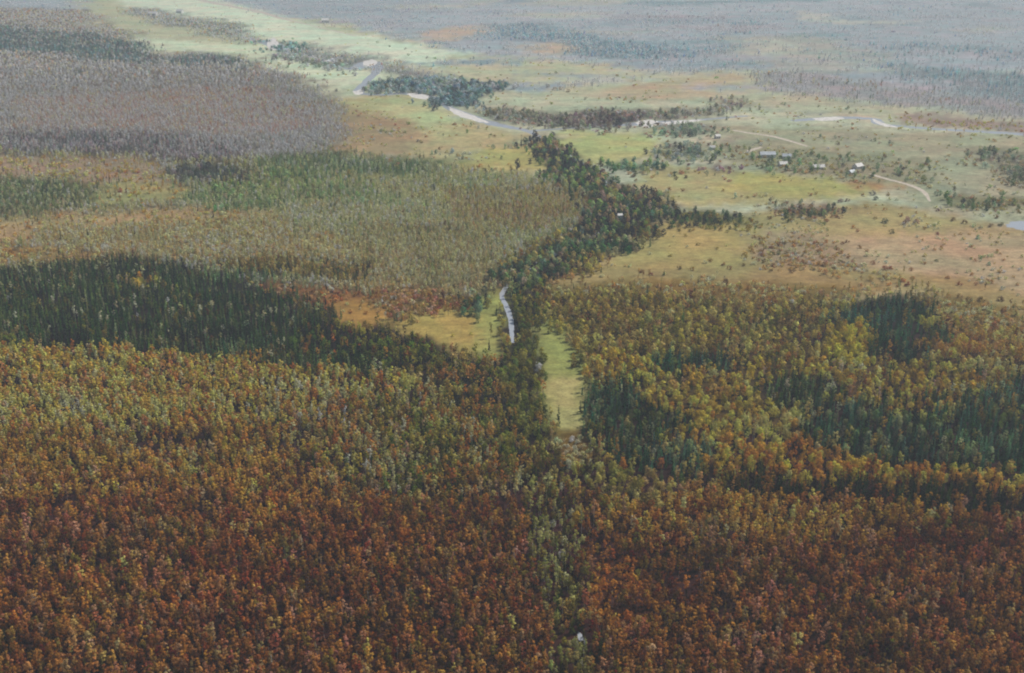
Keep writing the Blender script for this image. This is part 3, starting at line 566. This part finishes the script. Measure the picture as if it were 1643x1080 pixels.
# open meadow shrubs the photograph shows one by one: x, y, colour, scale
MS = [(1327,354,(104,80,54),1.1),(1370,364,(122,98,66),1.2),(1376,370,(110,84,56),1),(1420,355,(84,88,76),1.9),(1430,372,(84,84,66),1.5),(1455,352,(116,98,90),1.9),(1470,356,(110,92,84),1.6),(1452,358,(84,64,58),1.2),(1505,337,(84,68,58),1.2),(1504,375,(92,64,46),1.0),
 (1285,340,(104,88,84),1.6),(1296,338,(88,74,70),1.2),(1320,342,(82,90,72),1.6),(1348,322,(104,94,92),1.6),(1360,322,(88,76,78),1.2),(1400,310,(92,92,90),1.9),(1404,318,(88,94,86),1.6),(1425,312,(104,92,62),1.2),(1384,312,(110,92,66),1.1),(1420,336,(122,98,52),1.1),(1390,331,(122,112,78),1.4),(1405,350,(106,96,68),1.1),(1445,345,(108,92,60),1.3),
 (1210,380,(104,86,52),1.2),(1206,402,(108,88,54),1.0),(1193,425,(92,84,52),1.0),(1222,390,(100,84,58),1.0),(1250,392,(92,78,66),1.2),(1258,390,(84,78,68),1.2),(1276,392,(98,82,74),1.1),(1222,408,(96,72,58),1.2),(1238,407,(80,84,60),1.3),(1250,406,(86,90,64),1.2),(1262,405,(96,86,66),1.2),(1285,420,(106,80,56),1.3),(1270,436,(84,72,42),1.1),(1240,425,(92,74,54),1.1),(1318,400,(110,88,66),1.1),(1352,390,(98,76,56),1.0),(1360,388,(88,72,50),1.0),(1344,400,(98,78,58),1.0),(1330,415,(104,84,56),1.1),(1360,412,(108,84,64),1.1),(1372,425,(104,88,60),1.3),(1400,422,(106,84,70),1.2),(1420,430,(106,72,58),1.4),(1430,430,(110,76,62),1.2),(1418,445,(88,76,50),1.3),(1455,456,(96,66,42),1.4),(1462,432,(108,84,60),1.0),(1484,422,(114,92,66),.9),(1465,446,(112,88,60),1.0),(1390,402,(112,92,70),1.0),(1380,396,(104,88,66),1.2),
 (1100,378,(112,104,58),1.0),(1120,392,(102,96,52),1.1),(1150,398,(108,100,58),.9),(1140,418,(104,88,52),1.1),(1160,424,(100,80,50),1.1),(1170,430,(96,76,50),1.1),(1137,446,(90,78,50),1.1),(1165,450,(90,74,50),1.2),(1020,400,(118,108,58),.9),(1075,410,(108,102,54),1.0),(1110,432,(106,88,48),1.0),(1030,436,(86,66,48),1.1),(1044,440,(86,58,46),1.0),(1090,430,(86,80,50),1.1),
 (1520,445,(112,86,56),1.1),(1540,456,(104,74,46),1.2),(1560,440,(116,92,64),1.0),(1590,452,(110,86,56),1.1),(1605,436,(116,96,68),.9),(1500,400,(120,96,66),.9),(1560,395,(122,100,70),.9),(1600,402,(120,98,70),.9),(1575,480,(86,78,60),1.6),(1555,482,(90,76,56),1.5),(1606,480,(82,70,56),1.5),(1540,476,(106,92,66),1.3),
 (1530,352,(92,82,66),1.5),(1548,356,(86,78,66),1.5),(1598,348,(96,86,70),1.4),(1605,360,(82,84,72),1.5),(1590,362,(94,84,70),1.3),(1340,300,(132,126,84),1),(1365,290,(112,104,80),1.0),(1310,310,(120,112,80),1.1),(1200,316,(118,112,78),1.1),(1222,315,(120,114,80),1.0),(1160,305,(122,112,80),1.2),(1135,301,(150,154,118),1.1),(1300,312,(116,92,72),1.2),(1305,278,(120,116,92),1.1),
 (1018,300,(104,92,78),1.2),(1030,303,(98,88,72),1.2),(1075,303,(98,84,60),1.3),(1095,305,(104,88,64),1.2),(1015,282,(112,98,86),1.4),(1085,286,(88,82,68),1.5),(1100,284,(84,78,64),1.4),(1170,290,(122,116,90),1.1),
 (553,172,(112,110,98),1.2),(575,185,(128,106,92),1.2),(612,210,(98,106,84),1.4),(620,212,(96,106,84),1.3),(640,206,(134,98,80),1.1),(634,200,(120,88,72),1.1),(650,212,(104,110,82),1.3),(672,226,(102,98,84),1.3),(676,228,(96,94,80),1.2),(690,212,(130,104,78),1.0),(706,238,(96,88,68),1.2),(735,248,(100,98,86),1.2),(600,202,(122,112,90),1.2),
 (880,138,(120,118,112),2.2),(890,142,(124,120,112),2.2),(900,142,(122,118,110),2.0),(912,146,(120,116,106),2.0),(940,158,(134,130,116),1.6),(975,158,(132,128,112),1.6),(487,100,(128,134,110),1.5),(513,62,(132,142,122),1.6),(470,62,(110,140,112),1.6),(606,68,(120,128,112),1.8),(625,74,(124,130,122),1.8),(650,78,(128,134,126),1.8),(655,88,(124,132,118),1.8),(685,92,(128,134,128),1.8),(415,22,(136,146,130),1.8),
 (192,54,(112,126,120),1.8),(520,128,(118,112,104),1.6),(540,145,(104,108,104),1.6),(505,132,(116,116,104),1.5),(500,180,(96,104,98),1.5),(480,184,(98,106,98),1.4),
 (533,493,(120,92,56),.9),(562,500,(112,84,52),1.0),(587,502,(116,90,58),1.0),(756,536,(136,120,62),.8),(727,538,(130,118,60),.8)]
SPH = {'W': 6.2, 'L': 8.6, 'S': 7.0}
for it in SPECIAL:                      # clear a little room round each of them
    x, y = ground(it[1], it[2], SPH[it[0]] * it[4]); rad = {'W': 4.4, 'L': 2.6, 'S': 2.6}[it[0]] * it[4]
    m = ((tx - x) ** 2 + (ty - y) ** 2 > rad ** 2) & ((tx - x) ** 2 + (ty - y + rad * 1.1) ** 2 > (rad * .8) ** 2); tx, ty, tl, tz, td, tk, tcol, talb, tsc, trot, tsz = [a[m] for a in (tx, ty, tl, tz, td, tk, tcol, talb, tsc, trot, tsz)]

def colour_word(c):
    r, g, b = c; v = (r + g + b) / 3
    if r < 84 and g >= r - 2:
        if b > g - 6: return 'slate green' if v > 62 else 'blackish teal'
        return 'blackish green' if v < 52 else 'dark green' if v < 62 else 'blue green' if b > r else 'deep moss green' if v < 72 else 'mid green'
    if r < 84: return 'dark brown' if r - b > 22 else 'dark grey brown'
    if g > r + 4: return 'pale grey green' if v > 105 else 'grey green' if b > r - 14 else 'olive green'
    if r - b < 26: return 'pale greyish' if v > 115 else 'greyish'
    if r - g > 38: return 'bright orange brown' if r > 134 else 'orange brown' if r > 118 else 'wine brown'
    if r - g > 24: return 'rusty orange' if r > 130 else 'rust brown' if r > 116 else 'russet' if r > 102 else 'dark russet'
    if r - g > 12: return 'golden ochre' if r > 140 else 'ochre' if r > 120 else 'dull brown'
    return 'straw yellow' if r > 138 else 'golden olive' if r > 122 else 'olive' if r > 104 else 'dark olive'
HW = ['at the left edge', 'near the left edge', 'well left', 'left', 'a little left', 'centre left', 'at centre', 'centre right', 'a little right', 'right', 'well right', 'near the right edge', 'at the right edge']
VW = [(1050, 'along the bottom edge'), (1020, 'just above the bottom edge'), (985, 'low in the front forest'), (940, 'lower middle of the front forest'), (880, 'middle of the front forest'), (820, 'upper part of the front forest'),
      (760, 'at the back of the front forest'), (700, 'in the wood behind the front forest'), (640, 'level with the ride foot'), (580, 'level with the green ride'), (520, 'level with the yellow meadow'), (450, 'level with the open stream'),
      (400, 'on the near meadows'), (340, 'level with the river belt'), (290, 'below the village'), (240, 'level with the village'), (180, 'by the winding upper river'), (-999, 'on the far green plain')]
def where_words(px, py):
    return HW[min(12, max(0, int(px / 1643 * 13)))], next(w for y, w in VW if py > y)
GROUPS = {'L': 'autumn larches of the nearest forest', 'B': 'birches standing among the larches', 'S': 'dark spruces nearest the viewer', 'W': 'broad willows and alders along the stream and glades', 'U': 'shrubs dotted over the open grass'}
CAT = {'L': 'larch tree', 'B': 'birch tree', 'S': 'spruce tree', 'W': 'willow tree', 'U': 'shrub'}
count = {k: 0 for k in kinds}
def single(kd, x, y, alb, sc_, zs, rz, label, group):
    tm, cm = singles[kd][count[kd] % len(singles[kd])]; count[kd] += 1
    if kd == 'U':
        o = obj('meadow_shrub', cm); o.color = (*alb, 1)
    else:
        o = bpy.data.objects.new(KIND[kd], None); C.objects.link(o); o.empty_display_size = 1
        t = obj('trunk', tm, o); c = obj('crown', cm, o); c.color = (*alb, 1)
    o.location = (x, y, 0); o.rotation_euler = (0, 0, rz); o.scale = (sc_, sc_, sc_ * zs); tag(o, label, CAT[kd], group); return o
for kd, px, py, c, s, label in SPECIAL:
    x, y = ground(px, py, SPH[kd] * s); d = project(x, y)[2]; c = tuple(min(235, v * (1.22 if sum(c) > 300 else 1.0)) for v in c)
    single(kd, float(x), float(y), surface_colour(c, np.array(d), GAIN_LEAF), s, 1.0, px * 1.7, label, GROUPS[kd])
labels_done = {}
def auto_label(kd, c, s, px, py, tall=1.0):
    size = ('small ' if s < .76 else 'large ' if s > 1.1 else '') + ('tall ' if tall > 1.12 else 'squat ' if tall < .88 else '')
    h, v = where_words(px, py)
    if len(size.split()) > 1: size = size.split()[0] + ' '
    return '%s%s %s %s, %s' % (size, colour_word(c), {'L': 'larch', 'B': 'birch', 'S': 'spruce', 'W': 'willow', 'U': 'shrub'}[kd], h, v)
for px, py, c, s in MS:
    x, y = ground(px, py, 1.2 * s); d = float(project(x, y)[2]); c2 = tuple(min(250, q * 1.06 + 6) for q in c)
    single('U', float(x), float(y), surface_colour(c2, np.array(d), GAIN_LEAF * .9), s * 1.25, .9, px * 2.3, auto_label('U', c, s, px, py), GROUPS['U'])
# the nearest of every kind, one by one
taken = np.zeros(len(tx), bool)
for ki, kd in enumerate(kinds):
    hgt = 1.0 if kd == 'U' else 7.0
    px, py, d = project(tx, ty, hgt); vis = (tk == ki) & (px > 4) & (px < 1639) & (py > 6) & (py < 1076)
    ids = np.where(vis)[0]; ids = ids[np.argsort(d[ids] / tsc[ids])][:max(0, 300 - count[kd])]; taken[ids] = True
    for i in ids:
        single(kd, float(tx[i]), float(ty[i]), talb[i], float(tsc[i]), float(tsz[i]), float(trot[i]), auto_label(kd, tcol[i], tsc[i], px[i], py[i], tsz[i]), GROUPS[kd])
# all the others: one mass per kind, geometry-node instances of whole trees
MASSLABEL = {'L': ('larch_forest', 'broad mass of autumn larches beyond the nearest trees, russet in front and greying with distance', 'larch forest'),
             'B': ('birch_stand', 'birches with thin pale trunks mixed all through the larch woods', 'birches'),
             'S': ('spruce_stand', 'dark green spruce stands at left and right of the valley mouth', 'spruces'),
             'W': ('riverside_thicket', 'rounded willows and alders along the river and in golden drifts at right', 'riverside trees'),
             'U': ('meadow_scrub', 'low brown scrub scattered over the far meadows and clearings', 'scrub')}
def gn_tree(col):
    ng = bpy.data.node_groups.new('stand', 'GeometryNodeTree')
    ng.interface.new_socket('Geometry', in_out='INPUT', socket_type='NodeSocketGeometry'); ng.interface.new_socket('Geometry', in_out='OUTPUT', socket_type='NodeSocketGeometry')
    N = ng.nodes; L = ng.links; gi = N.new('NodeGroupInput'); go = N.new('NodeGroupOutput'); ip = N.new('GeometryNodeInstanceOnPoints'); ci = N.new('GeometryNodeCollectionInfo')
    ci.inputs['Collection'].default_value = col; ci.inputs['Separate Children'].default_value = True; ci.inputs['Reset Children'].default_value = True
    def at(nm, ty):
        a = N.new('GeometryNodeInputNamedAttribute'); a.data_type = ty; a.inputs['Name'].default_value = nm; return a.outputs['Attribute']
    L.new(gi.outputs[0], ip.inputs['Points']); L.new(ci.outputs[0], ip.inputs['Instance']); ip.inputs['Pick Instance'].default_value = True
    L.new(at('var', 'INT'), ip.inputs['Instance Index']); L.new(at('rot', 'FLOAT_VECTOR'), ip.inputs['Rotation']); L.new(at('siz', 'FLOAT_VECTOR'), ip.inputs['Scale']); L.new(ip.outputs[0], go.inputs[0]); return ng
for ki, kd in enumerate(kinds):
    ids = np.where((tk == ki) & ~taken)[0]
    if not len(ids): continue
    nm, lb, cat = MASSLABEL[kd]; me = bpy.data.meshes.new(nm); me.vertices.add(len(ids))
    me.vertices.foreach_set('co', np.stack([tx[ids], ty[ids], np.zeros(len(ids))], 1).astype(np.float32).ravel())
    var = np.where(tl[ids] == 0, rng.integers(0, 5, len(ids)), np.where(tl[ids] == 1, 5 + rng.integers(0, 4, len(ids)), 9 + rng.integers(0, 3, len(ids))))
    a = me.attributes.new('var', 'INT', 'POINT'); a.data.foreach_set('value', var.astype(np.int32))
    a = me.attributes.new('rot', 'FLOAT_VECTOR', 'POINT'); a.data.foreach_set('vector', np.stack([np.zeros(len(ids)), np.zeros(len(ids)), trot[ids]], 1).astype(np.float32).ravel())
    a = me.attributes.new('siz', 'FLOAT_VECTOR', 'POINT'); a.data.foreach_set('vector', np.stack([tsc[ids], tsc[ids], tsc[ids] * tsz[ids]], 1).astype(np.float32).ravel())
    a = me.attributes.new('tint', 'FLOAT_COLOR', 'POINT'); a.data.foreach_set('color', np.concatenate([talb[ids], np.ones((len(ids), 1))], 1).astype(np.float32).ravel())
    o = obj(nm, me); md = o.modifiers.new('stand', 'NODES'); md.node_group = gn_tree(mass_col[kd]); tag(o, lb, cat, kind='stuff')

# ------------------------------------------------------------------ village houses
def box(x0, x1, y0, y1, z0, z1):
    V = [(x, y, z) for z in (z0, z1) for y in (y0, y1) for x in (x0, x1)]
    return V, [(0, 2, 3, 1), (4, 5, 7, 6), (0, 1, 5, 4), (2, 6, 7, 3), (0, 4, 6, 2), (1, 3, 7, 5)]
def house(px, py, w, dp, h, rot, roofm, label, cat='house', name='house', windows=2, chimney=True):
    x, y = ground(px, py); root = bpy.data.objects.new(name, None); C.objects.link(root); root.location = (float(x), float(y), 0); root.rotation_euler = (0, 0, R(rot)); tag(root, label, cat, 'buildings scattered along the valley')
    V, Fc = box(-w/2, w/2, -dp/2, dp/2, -.2, h); rh = dp * .38
    V += [(-w/2, 0, h + rh), (w/2, 0, h + rh)]; Fc = [f for f in Fc if f != (4, 5, 7, 6)] + [(4, 8, 6), (5, 7, 9)]
    obj('wall', mesh_from('wall', V, Fc, [M_WALL]), root)
    e = .5; t = .18; RV = [(-w/2-e, -dp/2-e, h-e*.76+.05), (w/2+e, -dp/2-e, h-e*.76+.05), (w/2+e, 0, h+rh+.05), (-w/2-e, 0, h+rh+.05), (w/2+e, dp/2+e, h-e*.76+.05), (-w/2-e, dp/2+e, h-e*.76+.05)]
    RV += [(a, b, c + t) for a, b, c in RV]
    RF = [(0, 3, 2, 1), (3, 5, 4, 2), (6, 7, 8, 9), (9, 8, 10, 11), (0, 1, 7, 6), (5, 11, 10, 4), (1, 2, 8, 7), (2, 4, 10, 8), (0, 6, 9, 3), (3, 9, 11, 5)]
    rf = obj('roof', mesh_from('roof', RV, RF, [roofm]), root)
    if chimney:
        V, Fc = box(w*.18-.35, w*.18+.35, -.35, .35, h+rh-.6, h+rh+1.3); obj('chimney', mesh_from('chimney', V, Fc, [M_BRICK]), rf)
    for k in range(windows):
        cx = -w/2 + w * (k + 1) / (windows + 2); V, Fc = box(cx-.5, cx+.5, -dp/2-.06, -dp/2+.02, h*.35, h*.35+1.2); obj('window', mesh_from('window', V, Fc, [M_GLASS]), root)
    V, Fc = box(w*.28-.5, w*.28+.5, -dp/2-.07, -dp/2+.02, 0, 2.0); obj('door', mesh_from('door', V, Fc, [M_DOOR]), root)
    return root
house(1231, 252, 22, 9, 4.5, 4, M_ROOF, 'long white village barn with a pale metal roof', 'barn', 'barn', 4, False)
house(1262, 254, 12, 8, 3.6, -6, M_ROOF, 'white cottage with bluish roof just right of the long barn')
house(1256, 266, 11, 8, 3.2, 10, M_WALL, 'small pale cottage below the long white barn')
house(1313, 271, 16, 8, 3.2, 2, M_WALL, 'low pale house on its own right of the village barn')
house(1376, 271, 13, 9, 4.5, 35, M_WALL, 'white house beside the dark willow at the start of the road')
house(1366, 279, 9, 7, 3.0, 35, M_ROOF, 'small pale outbuilding left below the white house')
house(1151, 222, 8, 6, 4.0, 20, M_WALL, 'small white shed above the river meadow, upper of two', 'shed', 'shed', 1, False)
house(1143, 240, 8, 6, 4.0, -10, M_WALL, 'small white shed above the river meadow, lower of two', 'shed', 'shed', 1, False)
house(994, 357, 5, 4, 9.0, 15, M_WALL, 'narrow white hut showing among the trees of the river belt', 'hut', 'hut', 1, False)
house(246, 25, 32, 16, 7, -20, M_WALL, 'large white farm building in the far left valley', 'farm building', 'farm_building', 4, False)
house(289, 21, 22, 14, 7, -20, M_WALL, 'smaller white building right of the far farm building', windows=2)
house(522, 36, 22, 14, 7, 10, M_WALL, 'white building alone on the far green plain')
house(459, 83, 14, 9, 5, 5, M_ROOF, 'pale building right of the bright gravel bar')

# ------------------------------------------------------------------ haze: one box of even air round everything that is near enough to see
def haze():
    V, Fc = box(-21000, 21000, -3500, 23000, -1.0, CAM_H + 12)
    m, n, l = new_mat('haze_air'); v = n.new('ShaderNodeVolumePrincipled'); v.inputs['Density'].default_value = HAZE_D; v.inputs['Color'].default_value = (.80, .905, 1.0, 1); v.inputs['Anisotropy'].default_value = .1
    o = n.new('ShaderNodeOutputMaterial'); l.new(v.outputs[0], o.inputs['Volume'])
    tag(obj('haze', mesh_from('haze', V, Fc, [m])), 'thin blue grey air over the whole valley', 'haze', kind='stuff')
haze()
